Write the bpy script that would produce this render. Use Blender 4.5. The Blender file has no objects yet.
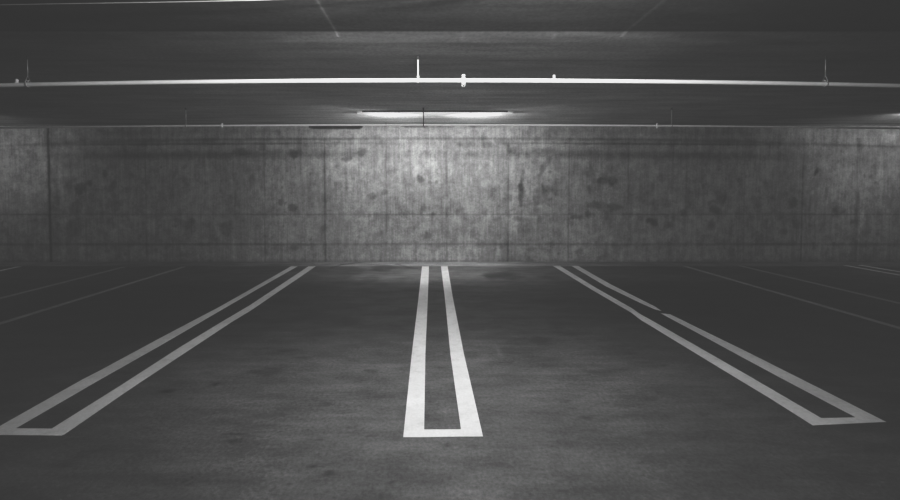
import bpy, bmesh, math, random
import numpy as np
from mathutils import Vector, Matrix

random.seed(4)
rng = np.random.default_rng(11)
SC = bpy.context.scene
COL = SC.collection
PI = math.pi

# ------------------------------------------------------------------ survey
EYE = 1.58
F = 400.0                      # focal length in pixels of a 900 px wide frame
PITCH = math.atan(0.0262)      # camera looks 1.5 degrees down
PX, PY = 430.0, 197.5
CP, SP = math.cos(PITCH), math.sin(PITCH)
WALL_Y = 8.42
CEIL = 2.86                    # soffit of the deeper slab
CEIL_HI = 2.89                 # slab nearer the camera
XW = 14.0

def ray(px, py):
    u = (px - PX) / F
    v = (PY - py) / F
    return Vector((u, CP + v * SP, -SP + v * CP))

def on_floor(px, py, z=0.0):
    d = ray(px, py)
    t = (z - EYE) / d.z
    return Vector((d.x * t, d.y * t, z))

def on_depth(px, py, Y):
    d = ray(px, py)
    t = Y / d.y
    return Vector((d.x * t, Y, EYE + d.z * t))

# ------------------------------------------------------------------ object helpers
def link(name, me, mat=None, parent=None):
    o = bpy.data.objects.new(name, me)
    COL.objects.link(o)
    if mat is not None:
        me.materials.append(mat)
    if parent is not None:
        o.parent = parent
    return o

def obj(name, bm, mat, parent=None, smooth=False):
    bmesh.ops.recalc_face_normals(bm, faces=bm.faces[:])
    me = bpy.data.meshes.new(name)
    bm.to_mesh(me)
    bm.free()
    if smooth:
        for p in me.polygons:
            p.use_smooth = True
    return link(name, me, mat, parent)

def tag(o, label, cat, group=None):
    o['label'] = label
    o['category'] = cat
    if group:
        o['group'] = group
    return o

def thing(name, label, cat, loc=(0, 0, 0), group=None):
    o = bpy.data.objects.new(name, None)
    COL.objects.link(o)
    o.empty_display_size = 0.1
    o.location = loc
    return tag(o, label, cat, group)

def struct(o):
    o['kind'] = 'structure'
    return o

def copy_thing(root, loc, label):
    r = root.copy()
    COL.objects.link(r)
    r.location = loc
    r['label'] = label
    for ch in root.children:
        c = ch.copy()
        COL.objects.link(c)
        c.parent = r
        for g in ch.children:
            d = g.copy()
            COL.objects.link(d)
            d.parent = c
    return r

# ------------------------------------------------------------------ shape helpers
def add_box(bm, x0, x1, y0, y1, z0, z1, bevel=0.0):
    r = bmesh.ops.create_cube(bm, size=1.0)
    vs = r['verts']
    for v in vs:
        v.co = Vector(((x0 + x1) / 2 + v.co.x * (x1 - x0),
                       (y0 + y1) / 2 + v.co.y * (y1 - y0),
                       (z0 + z1) / 2 + v.co.z * (z1 - z0)))
    if bevel > 0:
        es = list({e for v in vs for e in v.link_edges})
        bmesh.ops.bevel(bm, geom=es, offset=bevel, segments=2, affect='EDGES', profile=0.5)

def add_tube(bm, pts, rad, n=14, cap=True):
    pts = [Vector(p) for p in pts]
    rads = rad if isinstance(rad, (list, tuple)) else [rad] * len(pts)
    rings = []
    for i, p in enumerate(pts):
        a = pts[max(0, i - 1)]
        b = pts[min(len(pts) - 1, i + 1)]
        t = (b - a).normalized()
        up = Vector((0, 0, 1)) if abs(t.z) < 0.9 else Vector((0, 1, 0))
        s = t.cross(up).normalized()
        w = s.cross(t).normalized()
        rings.append([bm.verts.new(p + (s * math.cos(2 * PI * k / n) + w * math.sin(2 * PI * k / n)) * rads[i])
                      for k in range(n)])
    for a, b in zip(rings[:-1], rings[1:]):
        for k in range(n):
            bm.faces.new((a[k], a[(k + 1) % n], b[(k + 1) % n], b[k]))
    if cap:
        bm.faces.new(rings[0][::-1])
        bm.faces.new(rings[-1])

def add_lathe(bm, prof, c=(0, 0, 0), n=20):
    """prof: list of (radius, z) turned about the vertical axis at c."""
    c = Vector(c)
    rings = []
    for r, z in prof:
        r = max(r, 1e-4)
        rings.append([bm.verts.new(c + Vector((r * math.cos(2 * PI * k / n), r * math.sin(2 * PI * k / n), z)))
                      for k in range(n)])
    for a, b in zip(rings[:-1], rings[1:]):
        for k in range(n):
            bm.faces.new((a[k], a[(k + 1) % n], b[(k + 1) % n], b[k]))
    bm.faces.new(rings[0][::-1])
    bm.faces.new(rings[-1])

def add_ring(bm, R, r, width_axis='X', c=(0, 0, 0), n=24, m=8, flat=2.0):
    """a band round a pipe that runs along X: torus, stretched 'flat' times along X"""
    c = Vector(c)
    rings = []
    for i in range(n):
        a = 2 * PI * i / n
        ring = []
        for j in range(m):
            b = 2 * PI * j / m
            rr = R + r * math.cos(b)
            ring.append(bm.verts.new(c + Vector((r * flat * math.sin(b), rr * math.cos(a), rr * math.sin(a)))))
        rings.append(ring)
    for i in range(n):
        a, b = rings[i], rings[(i + 1) % n]
        for j in range(m):
            bm.faces.new((a[j], a[(j + 1) % m], b[(j + 1) % m], b[j]))

def sheet(polys, z0=0.0004, z1=0.0026):
    """thin slabs of paint from floor polygons given as lists of points"""
    bm = bmesh.new()
    for poly in polys:
        lo = [bm.verts.new((p.x, p.y, z0)) for p in poly]
        hi = [bm.verts.new((p.x, p.y, z1)) for p in poly]
        n = len(poly)
        bm.faces.new(hi)
        bm.faces.new(lo[::-1])
        for k in range(n):
            bm.faces.new((lo[k], lo[(k + 1) % n], hi[(k + 1) % n], hi[k]))
    return bm

# ------------------------------------------------------------------ noise on numpy grids
def vnoise(x, y, seed):
    g = np.random.default_rng(abs(int(seed)) + 1).random((256, 256))
    xi = np.floor(x).astype(int); yi = np.floor(y).astype(int)
    fx = x - xi; fy = y - yi
    fx = fx * fx * (3 - 2 * fx); fy = fy * fy * (3 - 2 * fy)
    a = g[xi % 256, yi % 256]; b = g[(xi + 1) % 256, yi % 256]
    c = g[xi % 256, (yi + 1) % 256]; d = g[(xi + 1) % 256, (yi + 1) % 256]
    return (a * (1 - fx) + b * fx) * (1 - fy) + (c * (1 - fx) + d * fx) * fy

def fbm(x, y, seed, octs=4):
    s = 0; amp = 0.5
    for k in range(octs):
        s = s + amp * (vnoise(x * 2 ** k, y * 2 ** k, seed + k) - 0.5)
        amp *= 0.55
    return s

def grid_mesh(name, A, B, fn, mat, attr):
    """regular sheet; fn(a,b)->xyz arrays; attr: name -> array (len(A),len(B))"""
    na, nb = len(A), len(B)
    AA, BB = np.meshgrid(A, B, indexing='ij')
    co = np.stack(fn(AA, BB), axis=-1).reshape(-1, 3)
    idx = np.arange(na * nb).reshape(na, nb)
    q = np.stack([idx[:-1, :-1], idx[1:, :-1], idx[1:, 1:], idx[:-1, 1:]], axis=-1).reshape(-1, 4)
    me = bpy.data.meshes.new(name)
    me.vertices.add(len(co)); me.vertices.foreach_set('co', co.astype(np.float32).ravel())
    me.loops.add(q.size); me.loops.foreach_set('vertex_index', q.astype(np.int32).ravel())
    me.polygons.add(len(q)); me.polygons.foreach_set('loop_start', (np.arange(len(q)) * 4).astype(np.int32))
    me.update(calc_edges=True)
    for k, v in attr.items():
        at = me.attributes.new(k, 'FLOAT', 'POINT')
        at.data.foreach_set('value', v.astype(np.float32).ravel())
    me.validate()
    return link(name, me, mat)

# ------------------------------------------------------------------ material helpers
class Nodes:
    def __init__(self, name):
        self.m = bpy.data.materials.new(name)
        self.m.use_nodes = True
        self.t = self.m.node_tree
        self.b = self.t.nodes['Principled BSDF']
    def new(self, kind, **kw):
        n = self.t.nodes.new(kind)
        for k, v in kw.items():
            setattr(n, k, v)
        return n
    def link(self, a, b):
        self.t.links.new(a, b)
    def val(self, n, i, v):
        if hasattr(v, 'is_linked') or isinstance(v, bpy.types.NodeSocket):
            self.link(v, n.inputs[i])
        else:
            n.inputs[i].default_value = v
    def math(self, op, a, b=0.0, c=None, clamp=False):
        n = self.new('ShaderNodeMath', operation=op)
        n.use_clamp = clamp
        self.val(n, 0, a); self.val(n, 1, b)
        if c is not None:
            self.val(n, 2, c)
        return n.outputs[0]
    def coords(self, scale=(1, 1, 1)):
        tc = self.new('ShaderNodeTexCoord')
        mp = self.new('ShaderNodeMapping')
        mp.inputs['Scale'].default_value = scale
        self.link(tc.outputs['Object'], mp.inputs['Vector'])
        return mp.outputs[0]
    def noise(self, scale, detail=6, rough=0.6, stretch=(1, 1, 1)):
        n = self.new('ShaderNodeTexNoise')
        n.inputs['Scale'].default_value = scale
        n.inputs['Detail'].default_value = detail
        n.inputs['Roughness'].default_value = rough
        self.link(self.coords(stretch), n.inputs['Vector'])
        return n.outputs['Fac']
    def remap(self, v, a, b, c, d):
        n = self.new('ShaderNodeMapRange')
        self.val(n, 0, v)
        for i, k in enumerate((a, b, c, d)):
            n.inputs[i + 1].default_value = k
        return n.outputs[0]
    def attr(self, name):
        n = self.new('ShaderNodeAttribute')
        n.attribute_name = name
        return n.outputs['Fac']
    def grey(self, v):
        n = self.new('ShaderNodeCombineColor')
        for i in range(3):
            self.val(n, i, v)
        self.link(n.outputs[0], self.b.inputs['Base Color'])
    def bump(self, h, strength=0.3, dist=0.01):
        n = self.new('ShaderNodeBump')
        n.inputs['Strength'].default_value = strength
        n.inputs['Distance'].default_value = dist
        self.link(h, n.inputs['Height'])
        self.link(n.outputs[0], self.b.inputs['Normal'])

def concrete_wall():
    N = Nodes('board_formed_concrete')
    big = N.remap(N.noise(0.9, 5, 0.6), 0.3, 0.7, 0.8, 1.15)
    mid = N.remap(N.noise(5.0, 7, 0.7), 0.3, 0.7, 0.66, 1.28)
    fine = N.remap(N.noise(26.0, 4, 0.65), 0.3, 0.7, 0.83, 1.15)
    streak = N.remap(N.noise(4.0, 4, 0.65, (3.4, 1, 0.35)), 0.3, 0.7, 0.82, 1.15)
    rib = N.remap(N.noise(14.0, 2, 0.5, (2.2, 1, 0.12)), 0.32, 0.68, 0.92, 1.06)
    k = N.math('MULTIPLY', big, mid)
    k = N.math('MULTIPLY', k, fine)
    k = N.math('MULTIPLY', k, streak)
    k = N.math('MULTIPLY', k, rib)
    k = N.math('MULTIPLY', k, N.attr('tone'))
    N.grey(N.math('MULTIPLY', k, 0.36))
    N.b.inputs['Roughness'].default_value = 0.85
    N.b.inputs['Specular IOR Level'].default_value = 0.25
    h = N.math('ADD', N.math('MULTIPLY', N.attr('tone'), 0.9), N.math('MULTIPLY', fine, 0.35))
    N.bump(h, 0.35, 0.008)
    return N.m

def concrete_ceiling():
    N = Nodes('grey_slab_concrete')
    big = N.remap(N.noise(0.8, 5, 0.6), 0.3, 0.7, 0.88, 1.1)
    mid = N.remap(N.noise(2.5, 6, 0.65, (0.35, 2.4, 1)), 0.3, 0.7, 0.74, 1.22)
    fine = N.remap(N.noise(30.0, 3, 0.6), 0.3, 0.7, 0.82, 1.15)
    k = N.math('MULTIPLY', N.math('MULTIPLY', big, mid), fine)
    k = N.math('MULTIPLY', k, N.attr('tone'))
    N.grey(N.math('MULTIPLY', k, 0.42))
    N.b.inputs['Roughness'].default_value = 0.85
    N.b.inputs['Specular IOR Level'].default_value = 0.2
    N.bump(N.math('ADD', fine, mid), 0.15, 0.006)
    return N.m

def concrete_floor():
    N = Nodes('dark_sealed_floor')
    big = N.remap(N.noise(0.7, 5, 0.6), 0.3, 0.7, 0.8, 1.2)
    mid = N.remap(N.noise(2.6, 7, 0.68, (0.7, 1.5, 1)), 0.28, 0.72, 0.62, 1.34)
    fine = N.remap(N.noise(42.0, 5, 0.75), 0.25, 0.75, 0.45, 1.5)
    sweep = N.remap(N.noise(6.0, 4, 0.6, (0.25, 2.0, 1)), 0.3, 0.7, 0.8, 1.18)
    k = N.math('MULTIPLY', N.math('MULTIPLY', big, mid), N.math('MULTIPLY', fine, sweep))
    k = N.math('MULTIPLY', k, N.attr('tone'))
    N.grey(N.math('MULTIPLY', k, 0.112))
    N.link(N.remap(mid, 0.72, 1.25, 0.58, 0.46), N.b.inputs['Roughness'])
    N.b.inputs['Specular IOR Level'].default_value = 0.5
    N.bump(fine, 0.25, 0.006)
    return N.m

def paint(name, base, wear):
    N = Nodes(name)
    n1 = N.remap(N.noise(9.0, 7, 0.7), 0.28, 0.5, 1.0 - wear, 1.0)
    n2 = N.remap(N.noise(1.6, 5, 0.6), 0.35, 0.65, 0.9, 1.05)
    n3 = N.remap(N.noise(60.0, 3, 0.6), 0.3, 0.7, 0.93, 1.05)
    N.grey(N.math('MULTIPLY', N.math('MULTIPLY', n1, n2), N.math('MULTIPLY', n3, base)))
    N.b.inputs['Roughness'].default_value = 0.5
    N.b.inputs['Specular IOR Level'].default_value = 0.5
    return N.m

def plain(name, v, rough=0.5, metal=0.0, var=0.1, scale=12):
    N = Nodes(name)
    n = N.remap(N.noise(scale, 4, 0.6), 0.3, 0.7, 1 - var, 1 + var)
    N.grey(N.math('MULTIPLY', n, v))
    N.b.inputs['Roughness'].default_value = rough
    N.b.inputs['Metallic'].default_value = metal
    return N.m

def diffuser(v, strength):
    N = Nodes('prismatic_diffuser')
    n = N.remap(N.noise(8, 2, 0.5), 0.3, 0.7, 0.94, 1.04)
    N.grey(N.math('MULTIPLY', n, v))
    N.b.inputs['Roughness'].default_value = 0.4
    N.b.inputs['Emission Color'].default_value = (1, 1, 1, 1)
    N.link(N.math('MULTIPLY', n, strength), N.b.inputs['Emission Strength'])
    return N.m

M_WALL = concrete_wall()
M_CEIL = concrete_ceiling()
M_FLOOR = concrete_floor()
M_PAINT = paint('white_line_paint', 0.58, 0.18)
M_WORN = paint('worn_line_paint', 0.36, 0.4)
M_PIPE = plain('white_enamel_pipe', 0.85, 0.45, 0, 0.03)
M_PIPE2 = plain('grey_enamel_pipe', 0.85, 0.5, 0, 0.06)
M_STEEL = plain('galvanised_steel', 0.4, 0.4, 0.3)
M_DARK = plain('dark_steel', 0.04, 0.6, 0.2)
M_HEAD = plain('bright_fitting', 0.8, 0.35, 0.1)
M_HOLE = plain('black_gasket', 0.02, 0.8)
M_LENS = diffuser(0.5, 0.5)
M_CABLE = plain('pale_conduit', 0.22, 0.6)

# ------------------------------------------------------------------ back wall
A = np.arange(-XW, XW + 0.001, 0.024)
B = np.linspace(0.0, CEIL + 0.02, 122)
GX, GZ = np.meshgrid(A, B, indexing='ij')
tone = np.ones_like(GX)
tone += 0.10 * fbm(GX * 1.3, GZ * 1.3, 3)
jx = GX + 0.05 * fbm(GX * 7, GZ * 7, 21)
jz = GZ + 0.05 * fbm(GX * 7, GZ * 7, 31)
WPX = 1.0 / (on_depth(431, 200, WALL_Y).x - on_depth(430, 200, WALL_Y).x)   # pixels per metre on the wall

def darken(mask, s):
    global tone
    tone *= 1 - s * np.clip(mask, 0, 1)

# per-panel tone, joints spaced a plywood sheet apart
JOINTS = [(-10, .3, 1.0), (50, .9, 1.25), (86, .28, .9), (146, .28, 1.0), (205, .16, .9), (265, .36, .9),
          (325, .55, 1.1), (386, .42, .8), (446.3, .46, .8), (508, .45, 1.1), (568.5, .32, .7), (628, .28, .8),
          (686, .24, .9), (744, .22, .9), (802, .5, .8), (857, .36, 1.9), (915, .3, 1.0)]
jxs = [on_depth(p, 214, WALL_Y).x for p, _, _ in JOINTS]
edges = [-XW] + jxs + [XW]
r2 = random.Random(8)
rows = [0, on_depth(430, 244, WALL_Y).z, on_depth(430, 214, WALL_Y).z, on_depth(430, 138.5, WALL_Y).z, CEIL + .03]
for i in range(len(edges) - 1):
    for j in range(4):
        m = (GX >= edges[i]) & (GX < edges[i + 1]) & (GZ >= rows[j]) & (GZ < rows[j + 1])
        tone[m] *= 1 + r2.uniform(-.05, .05)
top = (GZ >= rows[3])
tone[top] *= 1.03
for (p, s, w), x in zip(JOINTS, jxs):
    lean = (GZ - 0.98) * 0
    d = np.abs(GX + 0.006 * fbm(GX * 0, GZ * 6, int(p) + 50) * 3 - x - lean) * WPX
    vary = np.clip(0.75 + 1.6 * fbm(GX * 0 + p, GZ * 2.2, int(p) + 400), 0.15, 1.2)
    if p == 50:
        vary = 1.0
    if p == 857:
        d = np.abs(d + 2.2 * fbm(GX * 5, GZ * 5, 88) * 2)
    line = np.exp(-(d / (w * .75)) ** 2) * vary * (GZ < rows[3] + (0.3 if p == 50 else 0))
    halo = np.exp(-(d / (w * 3.5)) ** 2) * np.clip(.5 + 2 * fbm(GX * 6, GZ * 2, int(p) + 7), 0, 1)
    darken(line, s)
    darken(halo, s * 0.28)
for py, s, w in ((138.5, .32, 1.5), (214.3, .36, .7), (244.3, .5, 1.0)):
    z = on_depth(430, py, WALL_Y).z
    sag = (0.0018 * GX ** 2 if py < 200 else 0)
    d = np.abs(GZ + 0.012 * fbm(GX * 2.5, GZ * 0, int(py)) - z + sag) * WPX
    vary = np.clip(0.85 + 1.7 * fbm(GX * 1.1, GZ * 0 + py, int(py) + 40), 0.2, 1.2)
    darken(np.exp(-(d / w) ** 2) * vary, s)
    darken(np.exp(-(d / (w * 3)) ** 2) * np.clip(.4 + 2 * fbm(GX * 5, GZ * 5, int(py) + 3), 0, 1), s * .3)
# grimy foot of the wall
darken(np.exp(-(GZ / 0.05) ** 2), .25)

# stains: px, py, rx, ry, strength, slant
STAINS = [
 (361, 152, 4, 4, .38, 0), (346, 160, 4, 3, .45, .5), (408, 154, 3, 3, .25, 0), (425, 153, 2.5, 2.5, .25, 0),
 (421, 179, 4.5, 3, .40, 0), (414, 180, 1.6, 3, .25, 0), (430, 182, 2, 1.5, .25, 0), (436.5, 182.5, 1.5, 1.5, .4, 0),
 (372, 196, 4, 3.5, .35, 0), (362, 182, 3, 3, .25, 0), (338, 184, 4, 3, .25, 0), (384, 192, 2.5, 3, .3, 0),
 (424, 209, 4, 3, .3, 0), (433, 215, 3.5, 2, .3, 0), (460, 209, 3, 2.5, .3, .4), (427, 236, 4, 3.5, .35, 0),
 (302, 150, 6, 5, .22, 0), (305, 190, 5, 6, .18, 0), (323, 228, 4, 3, .3, 0),
 (487, 145, 5, 3, .28, 0), (466, 143, 8, 4, .18, 0), (472, 153, 4, 3, .16, 0), (512, 152, 3, 5, .4, .5),
 (509, 150, 2, 6, .38, 0), (521, 192, 2.4, 12, .52, 0), (526, 200, 3, 8, .28, 0), (520, 187, 2.5, 3, .4, 0),
 (545, 166, 3, 10, .36, .5), (541, 196, 7, 10, .36, .3), (548, 190, 6, 6, .25, 0), (556, 190, 4, 5, .26, 0),
 (558, 181, 5, 3, .25, 0), (548, 151, 8, 2.5, .25, 0), (536, 205, 3, 7, .25, 0), (525, 228, 6, 8, .35, .3),
 (519, 219, 5, 2, .32, 0), (539, 219, 3, 3, .28, 0), (576, 217, 6, 2, .45, .2), (588, 214, 3, 3, .4, 0),
 (588, 171, 5, 5, .3, 0), (590, 188, 4, 3, .3, 0), (579, 251, 4, 3, .35, 0), (531, 249, 4, 2, .25, 0),
 (482, 258, 3, 2, .3, 0), (341, 251, 3, 2.5, .25, 0),
 (605, 181, 11, 3.5, .5, 0), (597, 205, 8, 4, .45, 0), (615, 207, 9, 3, .42, 0), (609, 219, 4, 8, .45, 0),
 (652, 222, 6, 3.5, .5, -.4), (667, 224, 4, 3, .3, 0), (655, 204, 3, 5, .3, 0), (666, 203, 4, 4, .25, 0),
 (684, 211, 5, 3, .35, 0), (722, 197, 5, 7, .35, 0), (716, 210, 5, 4, .4, 0), (713, 226, 3, 5, .35, 0),
 (740, 180, 4, 3, .3, 0), (662, 177, 5, 4, .25, 0), (602, 258, 4, 2, .4, 0),
 (816, 172, 1.6, 4, .55, .4), (872, 172, 6, 7, .28, .3), (876, 183, 2, 2, .4, 0), (793, 203, 6, 5, .35, 0),
 (795, 223, 4, 4, .4, 0), (785, 231, 3, 4, .3, 0), (862, 225, 3, 9, -.3, 0), (826, 195, 2, 6, .25, .2),
 (838, 210, 5, 3, .35, 0), (860, 138, 5, 5, -.2, 0), (890, 137, 6, 5, -.22, 0), (866, 230, 4, 7, .3, 0),
 (812, 200, 2, 7, .3, .2), (886, 150, 7, 5, .16, 0),
 (69, 187, 5, 5, .42, 0), (81, 188, 5, 5, .52, 0), (89, 184, 3, 3, .45, 0), (105, 173, 2.5, 3, .5, 0),
 (78, 206, 5, 8, .35, .3), (113, 187, 3, 5, .3, 0), (73, 228, 7, 8, .3, 0), (112, 222, 8, 5, .28, 0),
 (115, 206, 4, 5, .22, 0), (17, 187, 4.5, 6, -.30, 0), (59, 180, 2.5, 12, -.22, 0), (5, 145, 4, 3, -.2, 0),
 (31, 157, 5, 5, .18, 0), (54, 150, 4, 30, .18, 0), (57, 215, 4, 30, .2, 0), (72, 165, 6, 4, .22, 0),
 (243, 152, 7, 3.5, .38, 0), (293, 154, 5, 4, .5, 0), (281, 202, 4, 3, .45, .3), (293, 208, 4, 3, .45, 0),
 (252, 179, 3, 4, .3, 0), (184, 180, 4, 5, .25, 0), (226, 228, 6, 7, .28, 0), (190, 224, 9, 4, .25, 0),
 (262, 147, 3, 3, .3, 0), (294, 248, 5, 2, .3, 0), (170, 190, 14, 5, .12, 0), (230, 200, 16, 6, .12, 0),
]
N77 = fbm(GX * 9, GZ * 9, 77); N91 = fbm(GX * 14, GZ * 11, 91)
for px, py, rx, ry, s, sl in STAINS:
    c = on_depth(px, py, WALL_Y)
    dx = (jx - c.x) * WPX; dz = (jz - c.z) * WPX
    q = ((dx - sl * dz) / rx) ** 2 + (dz / ry) ** 2
    q = q * (1 + 1.4 * N77) + 2.6 * N91
    m = np.clip(1.2 - q * .6, 0, 1) ** 1.2
    if s > 0:
        darken(m, s * .9)
    else:
        tone *= 1 - s * m
# scattered small pock marks and freckles
for k in range(420):
    x = rng.uniform(-9.6, 9.8); z = rng.uniform(0.1, 2.5)
    i0 = int((x + XW) / 0.024)
    sl_ = slice(max(0, i0 - 8), i0 + 9)
    r = rng.uniform(0.012, 0.05)
    q = ((jx[sl_] - x) ** 2 + ((jz[sl_] - z) / rng.uniform(.6, 1.6)) ** 2) / r ** 2
    tone[sl_] *= 1 - rng.uniform(.06, .3) * np.clip(1.2 - q, 0, 1)
# dark crisp-edged bars right under the soffit
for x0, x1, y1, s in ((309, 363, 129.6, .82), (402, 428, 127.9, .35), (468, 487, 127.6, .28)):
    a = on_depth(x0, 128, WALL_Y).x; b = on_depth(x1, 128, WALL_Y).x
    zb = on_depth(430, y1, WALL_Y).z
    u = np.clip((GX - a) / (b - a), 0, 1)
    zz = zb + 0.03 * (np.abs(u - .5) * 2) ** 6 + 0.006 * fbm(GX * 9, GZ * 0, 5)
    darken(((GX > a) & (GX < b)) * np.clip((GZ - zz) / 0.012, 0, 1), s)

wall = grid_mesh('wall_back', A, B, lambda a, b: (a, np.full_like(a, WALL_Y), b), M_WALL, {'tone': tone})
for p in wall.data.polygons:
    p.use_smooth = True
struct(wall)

# ------------------------------------------------------------------ floor
A = np.arange(-XW, XW + .001, 0.035)
B = np.concatenate([np.arange(-2.0, 1.6, 0.06), np.arange(1.6, WALL_Y + .11, 0.02)])
FX, FY = np.meshgrid(A, B, indexing='ij')
ft = np.ones_like(FX)
fx = FX + .09 * fbm(FX * 4, FY * 4, 301); fy = FY + .09 * fbm(FX * 4, FY * 4, 331)
FST = [(505, 275, 19, 4.0, .5), (492, 277, 8, 4, .25), (383, 268, 12, 3, .35), (352, 271, 12, 3, .25), (372, 279, 8, 2.5, .3),
       (345, 277, 8, 2, .2), (548, 277, 12, 4, .2), (560, 300, 30, 4, .25), (543, 341, 12, 4, .35), (490, 296, 10, 3, .2),
       (272, 372, 12, 5, .35), (370, 372, 8, 2.5, .5), (165, 392, 6, 2.2, .7), (218, 384, 3, 1.5, .6), (255, 371, 6, 1.4, .4),
       (430, 402, 3, 1.3, .7), (420, 417, 9, 8, .35), (405, 416, 8, 7, .3), (432, 417, 14, 10, .2), (331, 474, 5, 2, .8), (312, 467, 2.5, 1.4, .6),
       (446, 445, 5, 2.4, .5), (470, 446, 5, 1.2, .4), (560, 441, 9, 2, .4), (585, 418, 5, 2, .5), (568, 443, 3, 1.6, .6),
       (392, 483, 4, 1.5, .4), (370, 437, 3, 1.4, .4), (318, 438, 5, 1.2, .4), (234, 443, 6, 1.5, .4), (238, 436, 16, 1, .4),
       (650, 400, 8, 2, .3), (705, 415, 5, 2, .3), (300, 358, 9, 1.2, .35), (290, 350, 12, 1.5, .3), (470, 355, 6, 3, .2),
       (640, 455, 10, 2, .3), (500, 465, 12, 2, .25), (270, 415, 14, 3, .2), (600, 372, 14, 3, .2), (535, 398, 10, 2, .2)]
N371 = fbm(FX * 5, FY * 7, 371); N377 = fbm(FX * 9, FY * 9, 377)
NC5 = fbm(FX * 8, FY * 8, 5); NC6 = fbm(FX * 8, FY * 8, 6)
for px, py, rx, ry, s in FST:
    c = on_floor(px, py)
    ax = abs(on_floor(px + rx, py).x - c.x)
    ay = abs(on_floor(px, py - ry).y - on_floor(px, py + ry).y) / 2
    q = ((fx - c.x) / ax) ** 2 + ((fy - c.y) / ay) ** 2
    q = q + 2.6 * N371
    ft *= 1 - min(.85, 1.15 * s) * np.clip(1.25 - q * .8, 0, 1)
# pale scuffs
for px, py, rx, ry, s in ((497, 351, 3, 6, .4), (440, 353, 5, 2, .35), (436, 354, 7, 1, .3), (300, 470, 30, 10, .08), (560, 395, 50, 14, .10),
                          (352, 420, 60, 14, .08)):
    c = on_floor(px, py)
    ax = abs(on_floor(px + rx, py).x - c.x)
    ay = abs(on_floor(px, py - ry).y - on_floor(px, py + ry).y) / 2
    q = ((fx - c.x) / ax) ** 2 + ((fy - c.y) / ay) ** 2 + 1.6 * N377
    ft *= 1 + s * np.clip(1.2 - q, 0, 1)
for k in range(500):
    x = rng.uniform(-5, 5); y = rng.uniform(1.7, 6)
    i0 = int((x + XW) / 0.035); sl_ = slice(max(0, i0 - 4), i0 + 5)
    q = ((fx[sl_] - x) / rng.uniform(.02, .07)) ** 2 + ((fy[sl_] - y) / rng.uniform(.012, .03)) ** 2
    ft[sl_] *= 1 - rng.uniform(.05, .3) * np.clip(1.2 - q, 0, 1)
# floor lighting painted into the tone, with grime where cars park
ft *= 1 + .3 * np.clip((FY - 6.6) / .5, 0, 1)  # light pool along the wall, painted in
ft *= 1 - .56 * np.clip((FY - 3.4) / 1.3, 0, 1) * np.clip((6.9 - FY + .3 * fbm(FX * .7, FY * .7, 61)) / .7, 0, 1)  # painted dim band between the light pools, part grime
ft *= 1 - .42 * np.clip((np.abs(FX - .1) - 1.1) / 2.0, 0, 1)  # painted falloff of light towards the sides
# paler strip poured against the wall, its edge and cracks
g = np.clip((FY - (7.92 + .02 * fbm(FX * 2, FY * 0, 9))) / .05, 0, 1)
ft *= 1 + 1.5 * g
ft *= 1 + .35 * np.exp(-((FY - 7.86) / .03) ** 2)
ft *= 1 - .3 * np.exp(-((FY - 8.40) / .03) ** 2)
def crack(pts, w, s):
    global ft
    P = [on_floor(*p) for p in pts]
    for a, b in zip(P[:-1], P[1:]):
        ab = b - a; L = ab.x ** 2 + ab.y ** 2
        t = np.clip(((FX - a.x) * ab.x + (FY - a.y) * ab.y) / L, 0, 1)
        d = np.hypot(FX + .05 * NC5 - a.x - t * ab.x, FY + .05 * NC6 - a.y - t * ab.y)
        ft *= 1 - s * np.exp(-(d / w) ** 2)
crack([(330, 268), (342, 264.5), (352, 263.6), (360, 262.6)], .035, .6)
crack([(396, 264), (404, 266), (410, 268), (417, 268.6)], .03, .5)
crack([(345, 271.5), (360, 272), (385, 274), (400, 273)], .04, .35)
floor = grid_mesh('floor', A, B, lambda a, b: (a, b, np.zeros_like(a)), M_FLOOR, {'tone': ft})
struct(floor)

# ------------------------------------------------------------------ ceiling: high slab, rounded haunch, lower slab
ys = list(np.arange(-2.0, 3.33, 0.05)) + [3.335]
prof = [(y, CEIL_HI) for y in ys]
for k in range(1, 13):
    t = k / 12
    prof.append((3.34 + .26 * t, CEIL_HI - (CEIL_HI - CEIL) * (t * t * (3 - 2 * t))))
prof += [(y, CEIL) for y in np.arange(3.63, WALL_Y + .12, 0.03)]
S = np.array(prof)
A = np.concatenate([np.arange(-XW, -2.2, .06), np.arange(-2.2, 2.8, .016), np.arange(2.8, XW + .01, .06)])
idx = np.arange(len(S)).astype(float)
CX, CI = np.meshgrid(A, idx, indexing='ij')
CY = S[CI.astype(int), 0]
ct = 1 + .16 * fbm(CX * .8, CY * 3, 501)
ct *= np.where(CY < 3.4, 0.25, 0.8 + .2 * np.clip((CY - 3.9) / .4, 0, 1)) * (1.1 + .75 * np.clip((CY - 4.3) / 1.2, 0, 1))  # bounce light painted in: far slab brighter, near slab dimmer
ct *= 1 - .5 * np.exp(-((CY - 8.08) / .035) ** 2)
ct *= 1 - .45 * np.clip((3.62 - CY) / .1, 0, 1) * np.clip((CY - 3.34) / .04, 0, 1) * (1 + 1.2 * fbm(CX * .8, CY * 9, 71))  # haunch toned darker to offset the lamp light it faces
for px, py, s in ((320, 5, 1.1), (655, 8, .7)):
    x = (px - PX) / (187 - py) * (CEIL_HI - EYE)
    ct *= 1 + s * np.exp(-((CX - x - .006 * fbm(CX * 0, CY * 4, 8)) / .012) ** 2) * (CY < 3.47)
ct *= 1 + .0 * np.exp(-((CY - 3.44) / .05) ** 2)                 # paler worn lip of the haunch
ct *= 1 - .3 * np.exp(-((CY - 4.09) / .02) ** 2) * np.clip(.7 + 2 * fbm(CX, CY, 4), 0, 1)     # pour joint
ct *= 1 - .18 * np.exp(-((CY - 5.6) / .03) ** 2) * np.clip(.5 + 2 * fbm(CX * 1.3, CY, 14), 0, 1)
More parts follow.
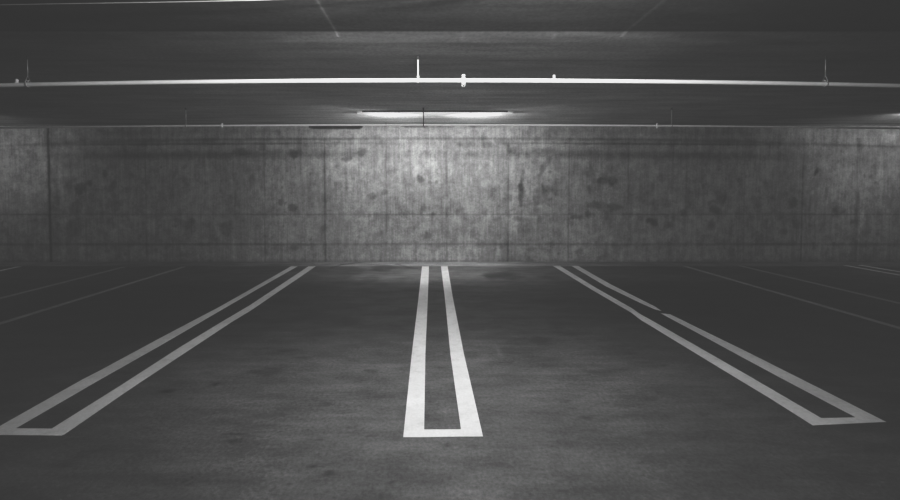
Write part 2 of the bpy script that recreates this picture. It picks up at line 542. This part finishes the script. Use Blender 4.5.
# pale streaks above two fittings
for px, py in ((463, 36), (554, 42)):
    c = on_depth(px, py, 3.46)
    ct *= 1 + .35 * np.exp(-((CX - c.x) / .018) ** 2) * np.clip(1 - np.abs(CY - 3.48) / .1, 0, 1)
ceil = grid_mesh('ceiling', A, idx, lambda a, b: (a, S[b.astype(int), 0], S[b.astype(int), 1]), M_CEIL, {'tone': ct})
for p in ceil.data.polygons:
    p.use_smooth = True
ceil.data.flip_normals()
struct(ceil)

# ------------------------------------------------------------------ painted stall lines
def quad_strip(left, right):
    """left / right: pixel polylines of the two edges of a painted line, same length -> list of floor quads"""
    L = [on_floor(*p) for p in left]; R = [on_floor(*p) for p in right]
    return [L + R[::-1]]

def stall_line(name, label, polys, mat, group=None):
    """one U-shaped marking: two long stripes and the short bar across their near end"""
    root = thing(name, label, 'parking line', polys[0][1], group)
    for nm, poly in polys[1:]:
        bm = sheet(poly)
        o = obj(nm, bm, mat)
        o.parent = root
        o.matrix_parent_inverse = Matrix.Translation(-Vector(polys[0][1]))
    return root

def fl(*pts):
    return [on_floor(*p) for p in pts]

# centre
cL = [fl((422, 266.4), (418.2, 300), (411.7, 354.4), (403.2, 437.4), (424, 437.4), (424.2, 429.8), (425.4, 354.4), (428, 296), (429, 266.4))]
cR = [fl((441, 266.4), (445, 300), (450.4, 354.4), (461, 429.6), (467.6, 436.8), (483, 436.6), (464, 354.4), (452.6, 296), (447.6, 266.4))]
cB = [fl((424, 429.8), (424, 437.4), (467.6, 436.8), (461, 429.6))]
base = on_floor(443, 437)
stall_line('parking_line', 'bright white U shaped stall line painted down the middle of the floor',
           [('', base), ('stripe', cL), ('stripe', cR), ('crossbar', cB)], M_PAINT)
# left
lL = [fl((291, 266.4), (266, 280.6), (220, 306.6), (164, 336), (100, 370.6), (81.7, 380), (0, 426.2), (-16, 435.2), (2, 435.4), (16, 428.5),
         (99.8, 380), (164, 343.7), (220, 311), (266, 284.4), (297.7, 266.4))]
lR = [fl((308.4, 266.4), (250, 305.2), (222.7, 321.3), (180, 347.2), (120, 386), (51.6, 428.9), (44, 435.8), (61, 436), (64, 435), (120, 396.3),
         (140, 382.8), (232.7, 321.6), (250, 311.2), (315.8, 266.4))]
lB = [fl((16, 428.5), (2, 435.4), (44, 435.8), (51.6, 428.9))]
base = on_floor(22, 432)
stall_line('parking_line', 'white U shaped stall line slanting across the left side of the floor',
           [('', base), ('stripe', lL), ('stripe', lR), ('crossbar', lB)], M_PAINT)
# right: the outer stripe has a worn gap
rL = [fl((553, 266), (592, 290), (631, 312.6), (640, 319.6), (735.2, 377.6), (770, 398.5), (812.9, 425.7), (828, 425), (821.2, 418.3),
         (770, 388.4), (751.6, 377.6), (652.5, 320.9), (640, 314), (632.4, 308.6), (598, 289), (560, 266))]
rR = [fl((571.5, 266), (606, 286.5), (640, 303), (655, 309.6), (661.5, 311), (655, 306.5), (640, 299), (610, 284), (578.2, 266)),
      fl((660.3, 313.3), (700, 334.5), (740, 356.2), (779.7, 377.6), (855.7, 417.6), (866, 423.2), (886.5, 422.3), (779.7, 368.4),
         (740, 348.5), (700, 329), (670.4, 314.4))]
rB = [fl((821.2, 418.3), (828, 425), (866, 423.2), (855.7, 417.6))]
base = on_floor(840, 421)
stall_line('parking_line', 'white U shaped stall line on the right floor, worn gap in its outer stripe',
           [('', base), ('stripe', rL), ('stripe', rR), ('crossbar', rB)], M_PAINT)

def single(label, far, near, w, mat, beyond=1.6, far_ref=None):
    """one straight stripe from a far pixel to a near pixel at the frame edge, carried on past the frame"""
    a = on_floor(*far); b = on_floor(*near)
    d = (b - a); d.normalize()
    b = b + d * beyond
    n = Vector((-d.y, d.x, 0)) * (w / 2)
    poly = [a + n, a - n, b - n, b + n]
    o = obj('parking_line', sheet([poly]), mat)
    return tag(o, label, 'parking line')

single('faint worn single line on the left floor, nearer the left U shaped line', (184, 266.8), (0, 323.6), .095, M_WORN)
single('faint worn single line on the left floor, farther from the left U shaped line', (124, 267), (0, 298.4), .095, M_WORN)
single('faint worn single line on the right floor, nearer the right U shaped line', (684, 266), (900, 328.2), .095, M_WORN)
single('faint worn single line on the right floor, farther from the right U shaped line', (739, 265.6), (900, 303.4), .095, M_WORN)
single('short bright line end at the left edge of the photo by the wall foot', (19, 266.6), (0, 270.8), .10, M_PAINT)
single('lower of two close white lines at the right edge by the wall foot', (845, 265.4), (900, 275.2), .10, M_PAINT)
single('upper of two close white lines at the right edge by the wall foot', (860, 265.2), (900, 271.9), .10, M_PAINT)

# ------------------------------------------------------------------ pipes
def run(pts, Y):
    xs = [p[0] for p in pts]; yv = [p[1] for p in pts]
    c = np.polyfit(xs, yv, 2)
    out = []
    for px in np.linspace(pts[0][0], pts[-1][0], 61):
        out.append(on_depth(px, float(np.polyval(c, px)), Y))
    return out, c

MAIN_Y, FAR_Y = 3.95, 6.5
main_pts, cm = run([(-150, 89.4), (0, 85.2), (100, 83.2), (200, 81.7), (300, 81.0), (450, 80.7), (600, 81.2), (700, 82.1), (800, 83.7),
                    (900, 85.7), (1050, 90)], MAIN_Y)
far_pts, cf = run([(-250, 132), (0, 127.8), (100, 126.5), (200, 125.8), (300, 125.3), (450, 125.0), (600, 125.3), (700, 126), (800, 127),
                   (900, 128.4), (1150, 133)], FAR_Y)
MAIN_R, FAR_R = .0215, .0145

def at_main(px):
    return on_depth(px, float(np.polyval(cm, px)), MAIN_Y)
def at_far(px):
    return on_depth(px, float(np.polyval(cf, px)), FAR_Y)

def outlet(px, at, r, k, mat, parent):
    """short upright threaded outlet with a domed cap, standing on the pipe"""
    c = at(px)
    bm = bmesh.new()
    add_lathe(bm, [(r * 1.05 * k, 0.0), (r * 1.05 * k, r * 1.25), (r * .72 * k, r * 1.3), (r * .72 * k, r * 1.7), (r * .85 * k, r * 1.75),
                   (r * .85 * k, r * 2.3), (r * .6 * k, r * 2.65), (r * .1, r * 2.75)], (c.x, c.y, c.z), 18)
    return obj('outlet_cap', bm, mat, parent, True)

def piperun(name, label, pts, r, mat, at, outlets, k, capmat):
    root = thing(name, label, 'pipe')
    bm = bmesh.new()
    add_tube(bm, pts, r, 18)
    obj('pipe', bm, mat, root, True)
    for px in outlets:
        outlet(px, at, r, k, capmat, root)
    return root

main_pipe = piperun('sprinkler_pipe', 'thick bright white pipe running full width across the ceiling, nearer the camera', main_pts, MAIN_R, M_PIPE, at_main,
        (17, 554), .8, M_HEAD)
far_pipe = piperun('sprinkler_pipe', 'thin grey pipe running full width where back wall meets ceiling', far_pts, FAR_R, M_PIPE2, at_far,
        (63, 386, 711), .7, M_STEEL)

cab_px = [(-400, 11.5), (-150, 6.8), (0, 4.9), (50, 4.0), (100, 3.2), (150, 2.4), (200, 1.5), (250, .4), (300, -1.2), (400, -5), (520, -9.5)]
bm = bmesh.new()
add_tube(bm, [on_depth(x, y, 2.7) for x, y in cab_px], .0042, 10)
tag(obj('ceiling_conduit', bm, M_CABLE, None, True), 'thin pale conduit along the ceiling at the top left edge of the photo', 'conduit')

# sprinkler heads: each is a part of the pipe it is screwed into
def sprinkler(pipe, px, at, r):
    c = at(px)
    bm = bmesh.new()      # saddle fitting round the pipe
    add_ring(bm, r * 1.14, r * .22, flat=4.4)
    add_lathe(bm, [(r * .95, -r * 1.35), (r * 1.02, -r * 1.1), (r * 1.05, 0), (r * 1.02, r * 1.2), (r * .9, r * 1.5), (r * .7, r * 1.6)], (0, 0, 0), 20)
    head = obj('sprinkler_head', bm, M_HEAD, pipe, True)
    head.location = c
    bm = bmesh.new()      # cap on the top
    add_lathe(bm, [(r * .6, r * 1.55), (r * .62, r * 1.75), (r * 1.0, r * 1.95), (r * 1.05, r * 2.2), (r * .85, r * 2.6), (r * .45, r * 2.85), (r * .05, r * 2.9)], (0, 0, 0), 20)
    obj('cap', bm, M_HEAD, head, True)
    bm = bmesh.new()      # hex body below
    add_lathe(bm, [(r * .85, -r * 1.95), (r * .95, -r * 1.85), (r * .95, -r * 1.4), (r * .8, -r * 1.3)], (0, 0, 0), 6)
    obj('hex_body', bm, M_HEAD, head)
    bm = bmesh.new()      # frame arms, one bent bar
    add_tube(bm, [(-r * .75, 0, -r * 1.9), (-r * .72, 0, -r * 2.25), (-r * .35, 0, -r * 2.6), (0, 0, -r * 2.72),
                  (r * .35, 0, -r * 2.6), (r * .72, 0, -r * 2.25), (r * .75, 0, -r * 1.9)], r * .16, 8)
    obj('frame', bm, M_HEAD, head, True)
    bm = bmesh.new()      # deflector plate
    add_lathe(bm, [(r * .8, -r * 2.9), (r * .85, -r * 2.86), (r * .8, -r * 2.78), (r * .1, -r * 2.74)], (0, 0, 0), 20)
    obj('deflector', bm, M_HEAD, head)
    bm = bmesh.new()      # glass bulb
    add_lathe(bm, [(r * .12, -r * 2.64), (r * .2, -r * 2.5), (r * .2, -r * 2.2), (r * .12, -r * 1.94)], (0, 0, 0), 12)
    obj('bulb', bm, M_HOLE, head, True)

sprinkler(main_pipe, 463.5, at_main, MAIN_R)
sprinkler(far_pipe, 222, at_far, FAR_R)
sprinkler(far_pipe, 657, at_far, FAR_R)

# hangers
def hanger(label, px, at, r, rod, mat, fork=False, anchor=True):
    c = at(px)
    H = CEIL - c.z
    root = thing('pipe_hanger', label, 'hanger', c, 'rods that hang the ceiling pipes')
    bm = bmesh.new()
    add_ring(bm, r + .0046, .0034, flat=2.2)
    if fork:
        for s in (-1, 1):
            add_tube(bm, [(0, s * (r + .006), 0), (0, s * (r + .006), r * 1.3), (0, s * .006, r * 3.4), (0, 0, r * 4.2)], .0028, 8)
            add_tube(bm, [(s * r * 1.1, 0, r * 1.35), (s * (r * .9), 0, r * 2.0), (s * .004, 0, r * 3.6)], .0028, 8)
    obj('ring', bm, mat, root, True)
    bm = bmesh.new()
    z0 = r * 3.4 if fork else r + .004
    add_tube(bm, [(0, 0, z0), (0, 0, (z0 + H) / 2), (0, 0, H - .004)], rod, 12)
    obj('rod', bm, mat, root, True)
    bm = bmesh.new()
    add_lathe(bm, [(rod * 1.6, r + .007), (rod * 2.0, r + .009), (rod * 2.0, r + .02), (rod * 1.5, r + .022)], (0, 0, 0), 6)
    obj('nut', bm, mat, root)
    if anchor:
        bm = bmesh.new()
        add_lathe(bm, [(rod * 1.5, H - .034), (rod * 1.9, H - .03), (rod * 2.1, H - .005), (rod * 2.1, H - .0005)], (0, 0, 0), 16)
        obj('anchor_plate', bm, M_DARK, root)
    return root

hanger('pale upright rod hanging the thick near pipe just left of centre', 418, at_main, MAIN_R, .0085, M_HEAD)
hanger('thin forked hanger of the thick near pipe at the far left', 28, at_main, MAIN_R, .004, M_STEEL, True)
hanger('thin forked hanger of the thick near pipe at the far right', 825, at_main, MAIN_R, .004, M_STEEL, True)
hanger('dark thin hanger rod crossing in front of the strip light', 423.5, at_far, FAR_R, .0065, M_DARK)
hanger('faint hanger rod of the thin far pipe, left of centre', 186, at_far, FAR_R, .006, M_STEEL)
hanger('faint hanger rod of the thin far pipe, right of centre', 671.5, at_far, FAR_R, .006, M_STEEL)

# ------------------------------------------------------------------ strip lights
FIX_Y = 6.83
def strip_light(label, loc):
    root = thing('strip_light', label, 'light', loc)
    L = 1.22
    bm = bmesh.new()
    add_box(bm, -L, L, -.10, .085, -.024, 0.0, .002)
    obj('housing', bm, M_DARK, root)
    # wraparound lens: trapezoid section with tapered ends
    bm = bmesh.new()
    sec = [(-.085, -.024), (-.088, -.034), (-.08, -.046), (-.04, -.052), (.04, -.052), (.075, -.046), (.085, -.034), (.08, -.024)]
    rings = []
    for x, k in ((-L - .10, .12), (-L + .02, .75), (-L + .08, 1.0), (L - .08, 1.0), (L - .02, .75), (L + .10, .12)):
        rings.append([bm.verts.new((x, y * (.4 + .6 * k), -.024 + (z + .024) * k)) for y, z in sec])
    for a, b in zip(rings[:-1], rings[1:]):
        for j in range(len(sec)):
            bm.faces.new((a[j], a[(j + 1) % len(sec)], b[(j + 1) % len(sec)], b[j]))
    bm.faces.new(rings[0]); bm.faces.new(rings[-1][::-1])
    obj('lens', bm, M_LENS, root)
    for s in (-1, 1):
        bm = bmesh.new()
        add_box(bm, s * .6 - .02, s * .6 + .02, -.104, .09, -.027, -.001, .002)
        obj('mounting_clip', bm, M_DARK, root)
    return root

cx = on_depth(435, 113, FIX_Y - .085).x
main_fix = strip_light('long slim glowing strip light on the ceiling in front of the back wall', (cx, FIX_Y, CEIL))
SPAN = 9.3
copy_thing(main_fix, (cx - SPAN, FIX_Y, CEIL), 'strip light just past the left edge of the photo, above the lit left wall end')
copy_thing(main_fix, (cx + SPAN, FIX_Y, CEIL), 'strip light just past the right edge of the photo, above the lit right wall end')
FRONT_Y = 1.85
FRONT_Z = CEIL_HI - .02
FILL_Y, FILL_Z = 1.2, 2.56  # added unseen fixture, there to lift the ceiling light
fill_fix = copy_thing(main_fix, (cx + .1, FILL_Y, FILL_Z), 'added strip light on two stems, unseen above the camera, to brighten the ceiling')
for sx in (-.8, .8):
    bm = bmesh.new()
    add_tube(bm, [(sx, 0, .001), (sx, 0, CEIL_HI - FILL_Z - .001)], .008, 10)
    obj('stem', bm, M_STEEL, fill_fix, True)
copy_thing(main_fix, (cx + .1, FRONT_Y, CEIL_HI), 'strip light overhead, above the top edge of the photo over the bright floor')

def area(name, loc, direction, sx, sy, power, spread=PI):
    l = bpy.data.lights.new(name, 'AREA')
    l.shape = 'RECTANGLE'
    l.size = sx; l.size_y = sy
    l.energy = power
    l.spread = spread
    o = bpy.data.objects.new(name, l)
    COL.objects.link(o)
    o.location = loc
    o.rotation_euler = Vector(direction).to_track_quat('-Z', 'Y').to_euler()
    return o

def tilt(deg, yaw=0):
    a = math.radians(deg); b = math.radians(yaw)
    return (math.cos(a) * math.sin(b), math.cos(a) * math.cos(b), -math.sin(a))

WASH = 63
for dx, yaw, k in ((-.78, -46, 1.1), (-.5, -44, 1.1), (-.25, -38, 1), (0, 0, .5), (.25, 38, 1), (.5, 44, 1.1), (.78, 46, 1.1)):   # the lens throws light out to both sides along the wall
    area('wall_wash_lamp', (cx + dx, FIX_Y - .01, CEIL - .105), tilt(29, yaw), .22, .05, WASH * k / 6.9, math.radians(160))
for x, k in ((cx - SPAN, .26), (cx + SPAN, .36)):
    area('wall_wash_lamp', (x, FIX_Y - .01, CEIL - .085), tilt(34), 2.3, .06, WASH * k)
for dx in (-.8, 0, .8):
    area('aisle_lamp', (cx + .1 + dx, FRONT_Y + .06, FRONT_Z - .085), tilt(20, 50 * dx), .7, .05, 50)
    area('fill_lamp', (cx + .1 + dx, FILL_Y + .12, FILL_Z - .02), tilt(-16, 40 * dx), .7, .06, 21, math.radians(140))  # added uplight that brightens the ceiling
area('wall_foot_lamp', (cx, FIX_Y, CEIL - .1), tilt(82), 2.3, .06, 8.5, math.radians(56))
area('pool_lamp', (cx + .1, FRONT_Y, FRONT_Z - .08), tilt(66), .7, .12, 27, math.radians(105))

w = bpy.data.worlds.new('dim_air')
w.use_nodes = True
w.node_tree.nodes['Background'].inputs[0].default_value = (1, 1, 1, 1)
w.node_tree.nodes['Background'].inputs[1].default_value = 0.002
SC.world = w

# ------------------------------------------------------------------ camera and tone
cam = bpy.data.cameras.new('camera')
cam.sensor_fit = 'HORIZONTAL'
cam.sensor_width = 36.0
cam.lens = 36.0 * F / 900.0
cam.shift_x = (450 - PX) / 900.0
cam.shift_y = -(250 - PY) / 900.0
cam.clip_start = 0.05
co = bpy.data.objects.new('camera', cam)
COL.objects.link(co)
co.location = (0, 0, EYE)
co.rotation_euler = (PI / 2 - PITCH, 0, 0)
SC.camera = co

vs = SC.view_settings
vs.view_transform = 'Standard'
vs.look = 'None'
vs.exposure = 0.0
vs.use_curve_mapping = True          # faded print: blacks lifted to a dark grey
cmap = vs.curve_mapping
c = cmap.curves[3]
pts = [(x, 0.0325 + 1.0 * x ** 1.5) for x in (0, .01, .03, .06, .12, .25, .5)] + [(.8, .71), (1.0, .86)]
c.points[0].location = pts[0]
c.points[1].location = pts[-1]
for p in pts[1:-1]:
    c.points.new(*p)
for p in c.points:
    p.handle_type = 'VECTOR'
cmap.extend = 'HORIZONTAL'
cmap.update()
